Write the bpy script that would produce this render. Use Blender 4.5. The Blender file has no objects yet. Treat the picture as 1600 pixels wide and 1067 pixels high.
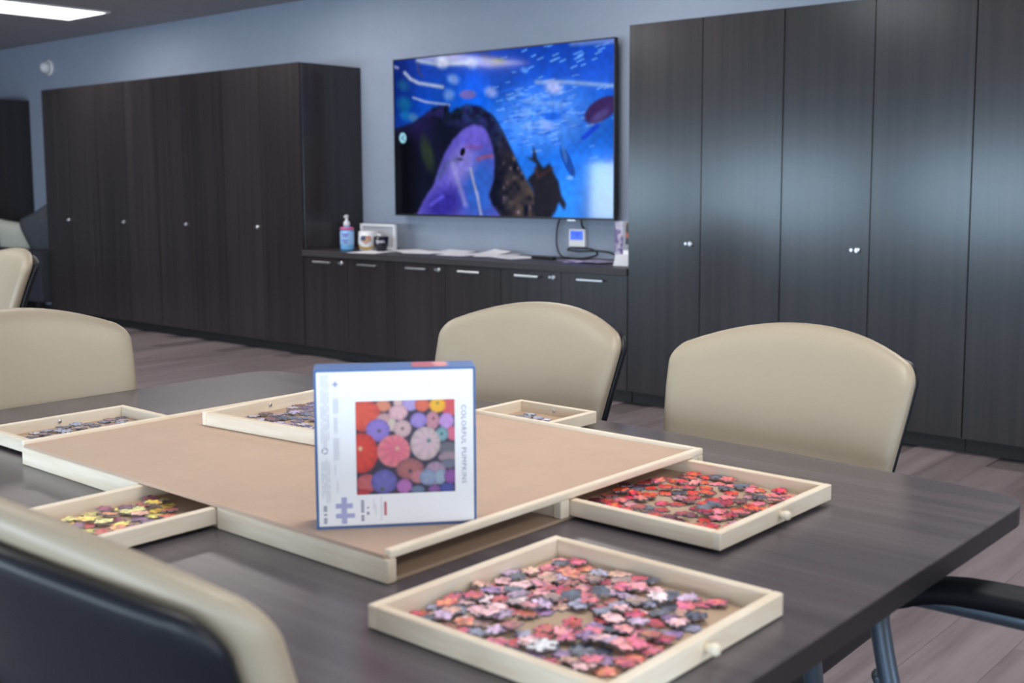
import bpy, bmesh, math, random
import numpy as np
from mathutils import Vector, Matrix
random.seed(7); rng = np.random.RandomState(11)
S = bpy.context.scene
C = S.collection
PI = math.pi
# ------------------------------------------------------------------ camera
cam = bpy.data.cameras.new('camera'); co = bpy.data.objects.new('camera', cam); C.objects.link(co)
rt = Vector((0.7604, 0.6494, -0.0024)); dn = Vector((0.0686, -0.0840, -0.9941)); fw = Vector((-0.6458, 0.7558, -0.1084))
m = Matrix((rt, -dn, -fw)).transposed().to_4x4(); m.translation = Vector((0, 0, 1.18)); co.matrix_world = m
cam.sensor_width = 36; cam.sensor_fit = 'HORIZONTAL'; cam.lens = 40.42
cam.shift_x = -0.02138; cam.shift_y = -0.03287; cam.clip_start = .02; cam.clip_end = 100
cam.dof.use_dof = True; cam.dof.focus_distance = 2.25; cam.dof.aperture_fstop = 5.6
S.camera = co
# ------------------------------------------------------------------ world, daylight, exposure
S.view_settings.view_transform = 'Standard'; S.view_settings.look = 'None'
S.view_settings.gamma = 1; S.view_settings.use_curve_mapping = False; S.view_settings.exposure = 0.0
w = bpy.data.worlds.new('world'); S.world = w; w.use_nodes = True
w.node_tree.nodes['Background'].inputs[0].default_value = (.62, .78, 1, 1)
w.node_tree.nodes['Background'].inputs[1].default_value = 1.0
WIN_Y = -3.3
WINDOWS = [(-10.9, -8.7), (-8.2, -6.0), (-5.5, -3.3), (-2.8, -0.6), (-0.1, 2.1)]  # last span is an unseen window, added to brighten the puzzle box
for x0, x1 in WINDOWS:
    l = bpy.data.lights.new('window_daylight', 'AREA'); l.shape = 'RECTANGLE'; l.size = x1-x0-.1; l.size_y = .86
    l.energy = 86; l.color = (.70, .86, 1.0)
    o = bpy.data.objects.new('window_daylight', l); C.objects.link(o)
    o.location = ((x0+x1)/2, WIN_Y+.03, 1.04); o.rotation_euler = (-PI/2, 0, 0)
    o.rotation_euler = (PI/2, 0, 0)
ADDED_SIDE_WINDOWS = [(-2.7, -0.5), (-0.1, 2.1)]  # unseen right-wall windows, added to light the face of the puzzle box
for y0, y1 in ADDED_SIDE_WINDOWS:
    l = bpy.data.lights.new('window_daylight', 'AREA'); l.shape = 'RECTANGLE'; l.size = 1.4; l.size_y = y1-y0-.1
    l.energy = 38; l.color = (.80, .90, 1.0)
    o = bpy.data.objects.new('window_daylight', l); C.objects.link(o)  # lamp for an added right-wall window
    o.location = (2.6-.03, (y0+y1)/2, 1.24); o.rotation_euler = (0, PI/2, 0)
PANEL_POWER = 15.5
# ------------------------------------------------------------------ helpers
def lin(c): 
    return tuple(((x/255)/12.92 if x/255 <= .04045 else ((x/255+.055)/1.055)**2.4) for x in c)
def link(name, me, mat=None, parent=None):
    o = bpy.data.objects.new(name, me); C.objects.link(o)
    if mat is not None:
        for q in (mat if isinstance(mat, (list, tuple)) else [mat]): me.materials.append(q)
    if parent: o.parent = parent
    return o
def from_bm(name, bm, mat, parent=None, smooth=False):
    bmesh.ops.recalc_face_normals(bm, faces=bm.faces[:])
    me = bpy.data.meshes.new(name); bm.to_mesh(me); bm.free()
    if smooth:
        for p in me.polygons: p.use_smooth = True
    return link(name, me, mat, parent)
def tag(o, label, cat, group=None):
    o['label'] = label; o['category'] = cat
    if group: o['group'] = group
    return o
def struct(o, label=None):
    o['kind'] = 'structure'
    if label: o['label'] = label
    return o
def thing(name, label, cat, loc=(0, 0, 0), rz=0, group=None):
    o = bpy.data.objects.new(name, None); C.objects.link(o); o.empty_display_size = .05
    o.location = loc; o.rotation_euler = (0, 0, rz); return tag(o, label, cat, group)
def dup(root, loc, rz, label, group=None):
    r = root.copy(); C.objects.link(r); r.location = loc; r.rotation_euler = (0, 0, rz); r['label'] = label
    if group: r['group'] = group
    for ch in list(root.children):
        c = ch.copy(); C.objects.link(c); c.parent = r
        for g in ch.children:
            d = g.copy(); C.objects.link(d); d.parent = c
    return r
def add_box(bm, x0, x1, y0, y1, z0, z1, bev=0, seg=2):
    vs = [bm.verts.new((x, y, z)) for x in (x0, x1) for y in (y0, y1) for z in (z0, z1)]
    F = [(0, 1, 3, 2), (4, 6, 7, 5), (0, 4, 5, 1), (2, 3, 7, 6), (0, 2, 6, 4), (1, 5, 7, 3)]
    fs = [bm.faces.new([vs[i] for i in f]) for f in F]
    if bev:
        es = list({e for f in fs for e in f.edges})
        bmesh.ops.bevel(bm, geom=es, offset=bev, segments=seg, profile=.6, affect='EDGES')
def box(name, x0, x1, y0, y1, z0, z1, mat, parent=None, bev=0, seg=2):
    bm = bmesh.new(); add_box(bm, x0, x1, y0, y1, z0, z1, bev, seg); return from_bm(name, bm, mat, parent)
def smooth_path(pts, n=6):
    P = [Vector(p) for p in pts]; out = []
    Q = [P[0]*2-P[1]] + P + [P[-1]*2-P[-2]]
    for i in range(1, len(Q)-2):
        for k in range(n):
            t = k/n; a, b, c, d = Q[i-1], Q[i], Q[i+1], Q[i+2]
            out.append(.5*((2*b)+(c-a)*t+(2*a-5*b+4*c-d)*t*t+(3*b-a-3*c+d)*t**3))
    out.append(P[-1]); return out
def add_tube(bm, pts, r, n=10, flat=None):
    P = [Vector(p) for p in pts]; rings = []
    up = Vector((0, 0, 1)); prev = None
    for i, p in enumerate(P):
        t = (P[min(i+1, len(P)-1)]-P[max(i-1, 0)]).normalized()
        a = prev if prev is not None else (t.cross(up) if abs(t.z) < .95 else t.cross(Vector((1, 0, 0))))
        a = (a-t*a.dot(t)).normalized(); b = t.cross(a); prev = a
        rr = r[i] if isinstance(r, (list, tuple)) else r
        rings.append([bm.verts.new(p+(a*math.cos(q)+b*math.sin(q))*rr) for q in [2*PI*k/n for k in range(n)]])
    for A, B in zip(rings, rings[1:]):
        for k in range(n): bm.faces.new((A[k], A[(k+1) % n], B[(k+1) % n], B[k]))
    bm.faces.new(rings[0]); bm.faces.new(rings[-1])
def tube(name, pts, r, mat, parent=None, n=10):
    bm = bmesh.new(); add_tube(bm, pts, r, n); return from_bm(name, bm, mat, parent, True)
def add_lathe(bm, prof, n=24, c=(0, 0, 0), axis='z', sx=1, sy=1):
    rings = []
    for r, z in prof:
        ring = []
        for k in range(n):
            q = 2*PI*k/n; x, y = r*math.cos(q)*sx, r*math.sin(q)*sy
            p = {'z': (x, y, z), 'y': (x, z, y), 'x': (z, x, y)}[axis]
            ring.append(bm.verts.new(Vector(p)+Vector(c)))
        rings.append(ring)
    for A, B in zip(rings, rings[1:]):
        for k in range(n): bm.faces.new((A[k], A[(k+1) % n], B[(k+1) % n], B[k]))
    bm.faces.new(rings[0]); bm.faces.new(rings[-1])
def lathe(name, prof, mat, parent=None, n=24, c=(0, 0, 0), axis='z', sx=1, sy=1):
    bm = bmesh.new(); add_lathe(bm, prof, n, c, axis, sx, sy); return from_bm(name, bm, mat, parent, True)
def prism(name, pts, z0, z1, mat, parent=None, bev=0):
    bm = bmesh.new()
    a = [bm.verts.new((x, y, z0)) for x, y in pts]; b = [bm.verts.new((x, y, z1)) for x, y in pts]; n = len(pts)
    bm.faces.new(a[::-1]); f = bm.faces.new(b)
    for k in range(n): bm.faces.new((a[k], a[(k+1) % n], b[(k+1) % n], b[k]))
    if bev: bmesh.ops.bevel(bm, geom=list(f.edges), offset=bev, segments=2, affect='EDGES')
    return from_bm(name, bm, mat, parent)
# ------------------------------------------------------------------ materials
def mat(name, col, rough=.5, metal=0, spec=.5, coat=0, emit=None, estr=0, trans=0, alpha=1):
    M = bpy.data.materials.new(name); M.use_nodes = True; b = M.node_tree.nodes['Principled BSDF']
    b.inputs['Base Color'].default_value = (*col, 1); b.inputs['Roughness'].default_value = rough
    b.inputs['Metallic'].default_value = metal; b.inputs['Specular IOR Level'].default_value = spec
    b.inputs['Coat Weight'].default_value = coat; b.inputs['Coat Roughness'].default_value = .1
    b.inputs['Transmission Weight'].default_value = trans
    if emit: b.inputs['Emission Color'].default_value = (*emit, 1); b.inputs['Emission Strength'].default_value = estr
    return M
def nodes(M): return M.node_tree.nodes, M.node_tree.links, M.node_tree.nodes['Principled BSDF']
def grain(name, c1, c2, scale, rough, spec=.5, bump=0.0, rand=.0, c3=None, coord='Object', detail=6, lo=.3, hi=.7, coat=0):
    """streaky wood: noise stretched by scale=(x,y,z), tone shifted per object"""
    M = mat(name, c1, rough, spec=spec, coat=coat); N, L, b = nodes(M)
    tc = N.new('ShaderNodeTexCoord'); mp = N.new('ShaderNodeMapping'); mp.inputs['Scale'].default_value = scale
    oi = N.new('ShaderNodeObjectInfo'); ad = N.new('ShaderNodeVectorMath'); ad.operation = 'ADD'
    ml = N.new('ShaderNodeVectorMath'); ml.operation = 'SCALE'; ml.inputs[0].default_value = (37, 53, 71)
    L.new(oi.outputs['Random'], ml.inputs['Scale'])
    L.new(tc.outputs[coord], ad.inputs[0]); L.new(ml.outputs[0], ad.inputs[1]); L.new(ad.outputs[0], mp.inputs[0])
    nz = N.new('ShaderNodeTexNoise'); nz.inputs['Scale'].default_value = 1; nz.inputs['Detail'].default_value = detail; nz.inputs['Roughness'].default_value = .62
    L.new(mp.outputs[0], nz.inputs['Vector'])
    r = N.new('ShaderNodeValToRGB'); r.color_ramp.elements[0].position = lo; r.color_ramp.elements[1].position = hi
    r.color_ramp.elements[0].color = (*c1, 1); r.color_ramp.elements[1].color = (*c2, 1)
    if c3: e = r.color_ramp.elements.new((lo+hi)/2); e.color = (*c3, 1)
    L.new(nz.outputs['Fac'], r.inputs[0])
    out = r.outputs[0]
    if rand:
        mr = N.new('ShaderNodeMapRange'); mr.inputs['To Min'].default_value = 1-rand; mr.inputs['To Max'].default_value = 1+rand
        L.new(oi.outputs['Random'], mr.inputs['Value'])
        hs = N.new('ShaderNodeHueSaturation'); L.new(mr.outputs[0], hs.inputs['Value']); L.new(out, hs.inputs['Color']); out = hs.outputs[0]
    L.new(out, b.inputs['Base Color'])
    if bump:
        bp = N.new('ShaderNodeBump'); bp.inputs['Strength'].default_value = bump; bp.inputs['Distance'].default_value = .002
        L.new(nz.outputs['Fac'], bp.inputs['Height']); L.new(bp.outputs[0], b.inputs['Normal'])
    return M
def mottled(name, col, amt, scale, rough, spec=.5, bump=0):
    return grain(name, tuple(x*(1-amt) for x in col), tuple(x*(1+amt) for x in col), (scale,)*3, rough, spec, bump)
m_cab = grain('dark_laminate', (.024, .0195, .020), (.040, .0325, .033), (24, 24, .5), .20, .47, 0, .12, (.031, .0255, .0265))
m_table = grain('table_laminate', (.068, .058, .065), (.120, .104, .114), (.9, 22, 22), .27, .40, 0, 0, (.091, .078, .087))
m_cab.node_tree.nodes['Principled BSDF'].inputs['Specular Tint'].default_value = (.78, .92, 1, 1)   # blue put into the specular tint to cool the window reflection
m_top = grain('counter_laminate', (.028, .024, .026), (.048, .041, .044), (.8, 24, 24), .45, .4)
m_edge = mat('table_edge_band', (.018, .016, .019), .42)
m_toe = mat('toe_kick_black', (.006, .006, .007), .6)
m_wall = mottled('wall_paint_blue_grey', (.28, .325, .415), .03, 6, .62, .35, .05)
m_wall2 = mottled('wall_paint_pale', (.45, .47, .50), .03, 6, .7)
m_ceil = mottled('ceiling_paint', (.42, .40, .42), .06, 9, .8, .2, .1)
m_floor = grain('vinyl_plank', (.14, .112, .120), (.255, .215, .226), (17, 1.1, 1), .45, .3, .12, .13, (.21, .174, .184), detail=8)
m_sub = mat('subfloor', (.12, .1, .105), .6)
m_pine = grain('pine', (.76, .63, .47), (.86, .77, .63), (9, 9, 60), .5, .4, 0, .04)
m_pinel = grain('pine_lengthwise', (.70, .55, .39), (.85, .76, .61), (6, 30, 75), .5, .4, 0, .05)
m_hard = mottled('hardboard', (.53, .375, .275), .05, 14, .55, .35)
m_hardd = mottled('hardboard_tray', (.50, .36, .25), .05, 14, .6, .3)
m_vinyl = mottled('cream_vinyl', (.375, .312, .226), .025, 5, .43, .5)
m_shell = mat('black_plastic_shell', (.006, .0075, .012), .40, spec=.32)
m_tubem = mat('grey_metal_tube', (.16, .21, .27), .33, .75)
m_arm = mat('black_arm_cap', (.007, .009, .013), .55, spec=.25)
m_steel = mat('brushed_steel', (.62, .63, .65), .3, 1)
m_black = mat('black_plastic', (.008, .008, .010), .35)
m_white = mat('white_plastic', (.78, .78, .79), .4)
m_paper = mat('white_paper', (.86, .85, .88), .8, spec=.2)
m_blue = mat('blue_box_card', (.075, .165, .40), .45)
m_boxw = mat('white_box_card', (.90, .91, .93), .45)
m_dash = mat('pale_grey_print', (.66, .67, .73), .6)
m_inkp = mat('lavender_print', (.42, .42, .66), .6)
m_inkd = mat('dark_grey_print', (.27, .28, .37), .6)
m_inkr = mat('red_print', (.55, .10, .16), .6)
m_sofa = mottled('dark_grey_upholstery', (.030, .032, .042), .2, 60, .85, .2, .3)
m_pild = mottled('grey_woven_pillow', (.075, .078, .09), .35, 90, .9, .15, .5)
m_pilc = mottled('cream_pillow', (.55, .54, .46), .06, 60, .85, .2, .2)
m_light = mat('light_diffuser', (.9, .9, .9), .5, emit=(1, .97, .93), estr=3)
m_glass = mat('window_glass', (.9, .95, 1), .02, trans=1)
def attr_mat(name, emission=0.0, rough=.45, coat=0, spec=.5):
    M = mat(name, (0, 0, 0), rough, spec=spec, coat=coat); N, L, b = nodes(M)
    a = N.new('ShaderNodeVertexColor'); a.layer_name = 'print'
    if emission:
        L.new(a.outputs[0], b.inputs['Emission Color']); b.inputs['Emission Strength'].default_value = emission
    else: L.new(a.outputs[0], b.inputs['Base Color'])
    return M
m_screen = attr_mat('tv_picture', 1.0, .06, 0, .5)
m_print = attr_mat('printed_picture', 0, .4)
# a printed piece takes its colour from its own object colour, broken up by print
def piece_mat():
    M = mat('jigsaw_print', (1, 1, 1), .38); N, L, b = nodes(M)
    oi = N.new('ShaderNodeObjectInfo'); tc = N.new('ShaderNodeTexCoord')
    nz = N.new('ShaderNodeTexNoise'); nz.inputs['Scale'].default_value = 110; nz.inputs['Detail'].default_value = 3
    ad = N.new('ShaderNodeVectorMath'); ad.operation = 'ADD'; ml = N.new('ShaderNodeVectorMath'); ml.operation = 'SCALE'; ml.inputs[0].default_value = (3, 5, 7)
    L.new(oi.outputs['Random'], ml.inputs['Scale']); L.new(tc.outputs['Object'], ad.inputs[0]); L.new(ml.outputs[0], ad.inputs[1]); L.new(ad.outputs[0], nz.inputs['Vector'])
    mr = N.new('ShaderNodeMapRange'); mr.inputs['From Min'].default_value = .3; mr.inputs['From Max'].default_value = .7; mr.inputs['To Min'].default_value = .5; mr.inputs['To Max'].default_value = 1.5
    L.new(nz.outputs['Fac'], mr.inputs['Value'])
    hs = N.new('ShaderNodeHueSaturation'); L.new(oi.outputs['Color'], hs.inputs['Color']); L.new(mr.outputs[0], hs.inputs['Value'])
    mh = N.new('ShaderNodeMapRange'); mh.inputs['From Min'].default_value = .3; mh.inputs['From Max'].default_value = .7; mh.inputs['To Min'].default_value = .46; mh.inputs['To Max'].default_value = .54
    sp = N.new('ShaderNodeSeparateColor'); L.new(nz.outputs['Color'], sp.inputs[0]); L.new(sp.outputs[1], mh.inputs['Value']); L.new(mh.outputs[0], hs.inputs['Hue'])
    L.new(hs.outputs[0], b.inputs['Base Color']); return M
m_piece = piece_mat()
m_pback = mat('jigsaw_card_core', (.27, .27, .30), .7)
m_pstuff = attr_mat('jigsaw_print_heap', 0, .4)
# ------------------------------------------------------------------ room
ZC = 2.515; YW = 5.47; XL = -16.5; XR = 2.6
fl = struct(box('floor', XL, XR, WIN_Y-.1, YW+.1, -.12, -.006, m_sub))
bm = bmesh.new(); add_box(bm, -.0897, .0897, -.6095, .6095, -.006, 0, .0012, 1); pm = bpy.data.meshes.new('plank'); bmesh.ops.recalc_face_normals(bm, faces=bm.faces[:]); bm.to_mesh(pm); bm.free(); pm.materials.append(m_floor)
PX0 = -9.36; nplank = 0; cells = []
for i in range(66):
    off = ((i*0.37) % 1)*1.22
    for j in range(-1, 6):
        x = PX0+.09+i*.18; y = -.6+off+j*1.22
        if x > 1.2 or y > YW-.35: continue
        vis = (y+.6 > 1.2)
        cells.append((x, y, vis))
fb = bmesh.new()
for x, y, vis in cells:
    if vis and nplank < 250:
        o = bpy.data.objects.new('plank', pm); C.objects.link(o); o.parent = fl; o.location = (x, y, 0); nplank += 1
    else: add_box(fb, x-.0897, x+.0897, y-.6095, min(y+.6095, YW-.01), -.006, 0)
fo = from_bm('distant_planks', fb, m_floor, fl); fo['kind'] = 'stuff'
box('plank_field', XL, PX0-.001, WIN_Y, YW, -.006, 0, m_floor, fl)
struct(box('wall_back', XL, XR, YW, YW+.12, -.1, ZC+.1, m_wall))
struct(box('wall_left', XL-.12, XL, WIN_Y-.12, YW+.12, -.1, ZC+.1, m_wall))
bm = bmesh.new(); ys = [WIN_Y-.12]+[v for a in ADDED_SIDE_WINDOWS for v in a]+[YW+.12]
for k in range(0, len(ys), 2): add_box(bm, XR, XR+.12, ys[k], ys[k+1], -.1, ZC+.1)
for y0, y1 in ADDED_SIDE_WINDOWS: add_box(bm, XR, XR+.12, y0, y1, -.1, .5); add_box(bm, XR, XR+.12, y0, y1, 1.98, ZC+.1)
struct(from_bm('wall_right', bm, m_wall2))
for k, (y0, y1) in enumerate(ADDED_SIDE_WINDOWS):  # frames and panes for the added right-wall windows
    wo = struct(thing('window_%d' % (k+6), '', '', (0, 0, 0))); del wo['label']; del wo['category']; ym = (y0+y1)/2
    bm = bmesh.new()
    for a in ((y0, y0+.05, .5, 1.98), (y1-.05, y1, .5, 1.98), (y0+.05, y1-.05, .5, .55), (y0+.05, y1-.05, 1.93, 1.98), (ym-.025, ym+.025, .55, 1.93)): add_box(bm, XR+.03, XR+.09, a[0], a[1], a[2], a[3])
    from_bm('window_frame', bm, m_white, wo)
    for a, b in ((y0+.05, ym-.025), (ym+.025, y1-.05)): box('pane', XR+.06, XR+.065, a, b, .55, 1.93, m_glass, wo)
struct(box('ceiling', XL, XR, WIN_Y, YW, ZC, ZC+.1, m_ceil))
bm = bmesh.new(); xs = [XL]+[v for a in WINDOWS for v in a]+[XR]
for k in range(0, len(xs), 2): add_box(bm, xs[k], xs[k+1], WIN_Y-.12, WIN_Y, -.1, ZC+.1)
for x0, x1 in WINDOWS: add_box(bm, x0, x1, WIN_Y-.12, WIN_Y, -.1, .58); add_box(bm, x0, x1, WIN_Y-.12, WIN_Y, 1.5, ZC+.1)
struct(from_bm('wall_front', bm, m_wall2))
for k, (x0, x1) in enumerate(WINDOWS):
    wo = struct(thing('window_%d' % (k+1), '', '', (0, 0, 0))); del wo['label']; del wo['category']
    bm = bmesh.new()
    for a in ((x0, x0+.05, .58, 1.5), (x1-.05, x1, .58, 1.5), (x0+.05, x1-.05, .58, .63), (x0+.05, x1-.05, 1.45, 1.5), ((x0+x1)/2-.025, (x0+x1)/2+.025, .63, 1.45)): add_box(bm, a[0], a[1], WIN_Y-.09, WIN_Y-.03, a[2], a[3])
    from_bm('window_frame', bm, m_white, wo)
    for q in (0, 1):
        a = x0+.05+q*((x1-x0)/2-.025); box('pane', a, a+(x1-x0)/2-.075, WIN_Y-.065, WIN_Y-.06, .63, 1.45, m_glass, wo)
# ceiling panel lights
def ceiling_light(x, y, label):
    t = thing('ceiling_light', label, 'ceiling light', (x, y, ZC), 0, 'recessed ceiling light panels')
    bm = bmesh.new()
    for a in ((-.32, -.3, -.62, .62), (.3, .32, -.62, .62), (-.3, .3, -.62, -.6), (-.3, .3, .6, .62)): add_box(bm, a[0], a[1], a[2], a[3], -.012, .0)
    from_bm('light_frame', bm, m_white, t)
    d = box('diffuser', -.3, .3, -.6, .6, -.008, -.001, m_light, t)
    l = bpy.data.lights.new('panel_lamp', 'AREA'); l.shape = 'RECTANGLE'; l.size = .6; l.size_y = 1.2; l.energy = PANEL_POWER; l.color = (1, .93, .85)
    lo = bpy.data.objects.new('panel_lamp', l); C.objects.link(lo); lo.parent = t; lo.location = (0, 0, -.014)
    return t
for x in (-8.8, -6.2, -3.6, -1.0, 1.4):
    for y in (4.22, 1.5):
        lab = 'bright white ceiling panel above the tall cabinets by the wall sensor' if (x, y) == (-8.8, 4.22) else 'bright white ceiling panel out over the room'
        ceiling_light(x, y, lab)
# ------------------------------------------------------------------ tall cabinets
YF = 4.925
def lock(door, x, z, y=YF):
    bm = bmesh.new(); add_lathe(bm, [(.013, .0), (.013, -.008), (.010, -.012)], 14, (x, y, z), 'y'); add_box(bm, x-.003, x+.003, y-.02, y-.011, z-.009, z+.009)
    add_lathe(bm, [(.007, 0), (.007, -.006)], 10, (x-.03, y, z), 'y')
    k = from_bm('lock', bm, m_steel, door); k['label'] = 'small round silver lock'; return k
def tall_cabinet(x0, x1, label, group, locked=True):
    t = thing('tall_cabinet', label, 'cabinet', ((x0+x1)/2, 5.19, 0), 0, group); t_inv = Vector((-(x0+x1)/2, -5.19, 0))
    def ch(o): o.location = t_inv; return o
    ch(box('carcass', x0, x1, YF+.021, YW-.004, .075, 1.985, m_cab, t, .0015, 1))
    ch(box('toe_kick', x0+.001, x1-.001, YF+.05, YW-.01, 0, .075, m_toe, t))
    xm = (x0+x1)/2
    for a, b in ((x0+.0025, xm-.0025), (xm+.0025, x1-.0025)):
        d = ch(box('door', a, b, YF, YF+.02, .072, 1.985, m_cab, t))
        if locked and a < xm-.1: lock(d, xm-.055, .87)
    return t
UW = .8905
labs = ['tall dark wood cabinet at the end beside the grey sofa', 'tall dark wood cabinet second along from the grey sofa',
        'tall dark wood cabinet third along from the grey sofa', 'tall dark wood cabinet with bare side, adjoining the counter with the hand sanitizer']
for i in range(4): tall_cabinet(-9.834+i*UW, -9.834+(i+1)*UW-.001, labs[i], 'tall cabinets between sofa and counter')
UR = .8925
labs = ['tall dark wood cabinet adjoining the counter with the leaflets, nearest the television', 'tall dark wood cabinet second along from the leaflets and television', 'tall dark wood cabinet third along from the leaflets and television']
for i in range(3): tall_cabinet(-3.556+i*UR, -3.556+(i+1)*UR-.001, labs[i], 'tall cabinets beside the leaflets', i < 2)
tall_cabinet(-12.05, -11.165, 'tall near-black cabinet on the far side of the sofa', None, False)
# counter cabinets
def base_cabinet(x0, x1, label):
    t = thing('base_cabinet', label, 'cabinet', ((x0+x1)/2, 5.19, 0), 0, 'low cabinets under the television counter'); inv = Vector((-(x0+x1)/2, -5.19, 0))
    def ch(o): o.location = inv; return o
    ch(box('carcass', x0, x1, YF+.021, YW-.004, .075, .688, m_cab, t)); ch(box('toe_kick', x0+.001, x1-.001, YF+.045, YW-.01, 0, .075, m_toe, t))
    xm = (x0+x1)/2
    for a, b in ((x0+.002, xm-.002), (xm+.002, x1-.002)):
        d = ch(box('door', a, b, YF, YF+.02, .072, .684, m_cab, t)); c = (a+b)/2-.01
        bm = bmesh.new(); add_box(bm, c-.088, c+.088, YF-.03, YF-.021, .648, .659, .002, 1)
        for s in (-1, 1): add_box(bm, c+s*.07-.004, c+s*.07+.004, YF-.022, YF+.001, .650, .657)
        h = from_bm('handle', bm, m_steel, d); h['label'] = 'slim silver bar handle'
        if a < xm-.1: lock(d, xm-.05, .654)
for i, l in enumerate(['low dark wood cabinet below the sanitizer and mugs', 'low dark wood cabinet below the loose papers', 'low dark wood cabinet below the thermostat and leaflets']):
    base_cabinet(-6.270+i*.9045, -6.270+(i+1)*.9045-.001, l)
ct = tag(box('countertop', -6.2695, -3.5575, YF-.012, YW-.002, .688, .727, m_top, None, .002, 1), 'long dark wood countertop under the television between tall cabinets', 'countertop')
# ------------------------------------------------------------------ painting helpers (flat print: television picture, box picture)
def fillpoly(X, Y, pts):
    ins = np.zeros(X.shape, bool); n = len(pts)
    for i in range(n):
        x1, y1 = pts[i]; x2, y2 = pts[(i+1) % n]
        if y1 == y2: continue
        c = ((y1 > Y) != (y2 > Y)) & (X < (x2-x1)*(Y-y1)/(y2-y1)+x1); ins ^= c
    return ins.astype(float)
def blur(a, k):
    for _ in range(2):
        for ax in (0, 1):
            p = np.pad(a, [(k, k) if q == ax else (0, 0) for q in range(a.ndim)], mode='edge')
            cs = np.cumsum(p, axis=ax); cs = np.concatenate([np.zeros_like(np.take(cs, [0], ax)), cs], ax)
            n = a.shape[ax]; hi = np.take(cs, range(2*k+1, n+2*k+1), ax); lo = np.take(cs, range(0, n), ax); a = (hi-lo)/(2*k+1)
    return a
def noise(h, w_, cell, seed=0):
    r = np.random.RandomState(seed); g = r.rand(h//cell+3, w_//cell+3)
    y = np.arange(h)/cell; x = np.arange(w_)/cell; yi = y.astype(int); xi = x.astype(int); fy = (y-yi)[:, None]; fx = (x-xi)[None]
    fy = fy*fy*(3-2*fy); fx = fx*fx*(3-2*fx)
    return (g[yi][:, xi]*(1-fy)*(1-fx)+g[yi+1][:, xi]*fy*(1-fx)+g[yi][:, xi+1]*(1-fy)*fx+g[yi+1][:, xi+1]*fy*fx)
def put(img, mask, col, a=1.0):
    mk = np.clip(mask, 0, 1)[..., None]*a; img[:] = img*(1-mk)+np.array(col, float)*mk
def ell(X, Y, cx, cy, rx, ry, rot=0, soft=.15):
    c, s = math.cos(rot), math.sin(rot); u = ((X-cx)*c+(Y-cy)*s)/rx; v = (-(X-cx)*s+(Y-cy)*c)/ry
    return np.clip((1-np.sqrt(u*u+v*v))/soft+.5, 0, 1)
def stroke(X, Y, pts, wd, soft=.5):
    d = np.full(X.shape, 1e9)
    for (x1, y1), (x2, y2) in zip(pts, pts[1:]):
        dx, dy = x2-x1, y2-y1; t = np.clip(((X-x1)*dx+(Y-y1)*dy)/(dx*dx+dy*dy+1e-9), 0, 1)
        d = np.minimum(d, np.hypot(X-x1-t*dx, Y-y1-t*dy))
    return np.clip((wd-d)/(wd*soft)+.0, 0, 1)
def picture(name, img, W, H, M, parent):
    """flat grid mesh in local XZ plane facing -Y, one colour per vertex"""
    h, w_ = img.shape[:2]
    xs = np.linspace(-W/2, W/2, w_); zs = np.linspace(H/2, -H/2, h)
    V = np.stack([np.tile(xs, h), np.zeros(h*w_), np.repeat(zs, w_)], 1)
    i = np.arange(h-1)[:, None]*w_+np.arange(w_-1)[None]; F = np.stack([i, i+w_, i+w_+1, i+1], -1).reshape(-1, 4)
    me = bpy.data.meshes.new(name); me.from_pydata(V.tolist(), [], F.tolist())
    s = np.clip(img/255, 0, 1); l = np.where(s <= .04045, s/12.92, ((s+.055)/1.055)**2.4)
    ca = me.color_attributes.new('print', 'FLOAT_COLOR', 'POINT'); ca.data.foreach_set('color', np.concatenate([l.reshape(-1, 3), np.ones((h*w_, 1))], 1).ravel().astype(np.float32))
    return link(name, me, M, parent)
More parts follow.
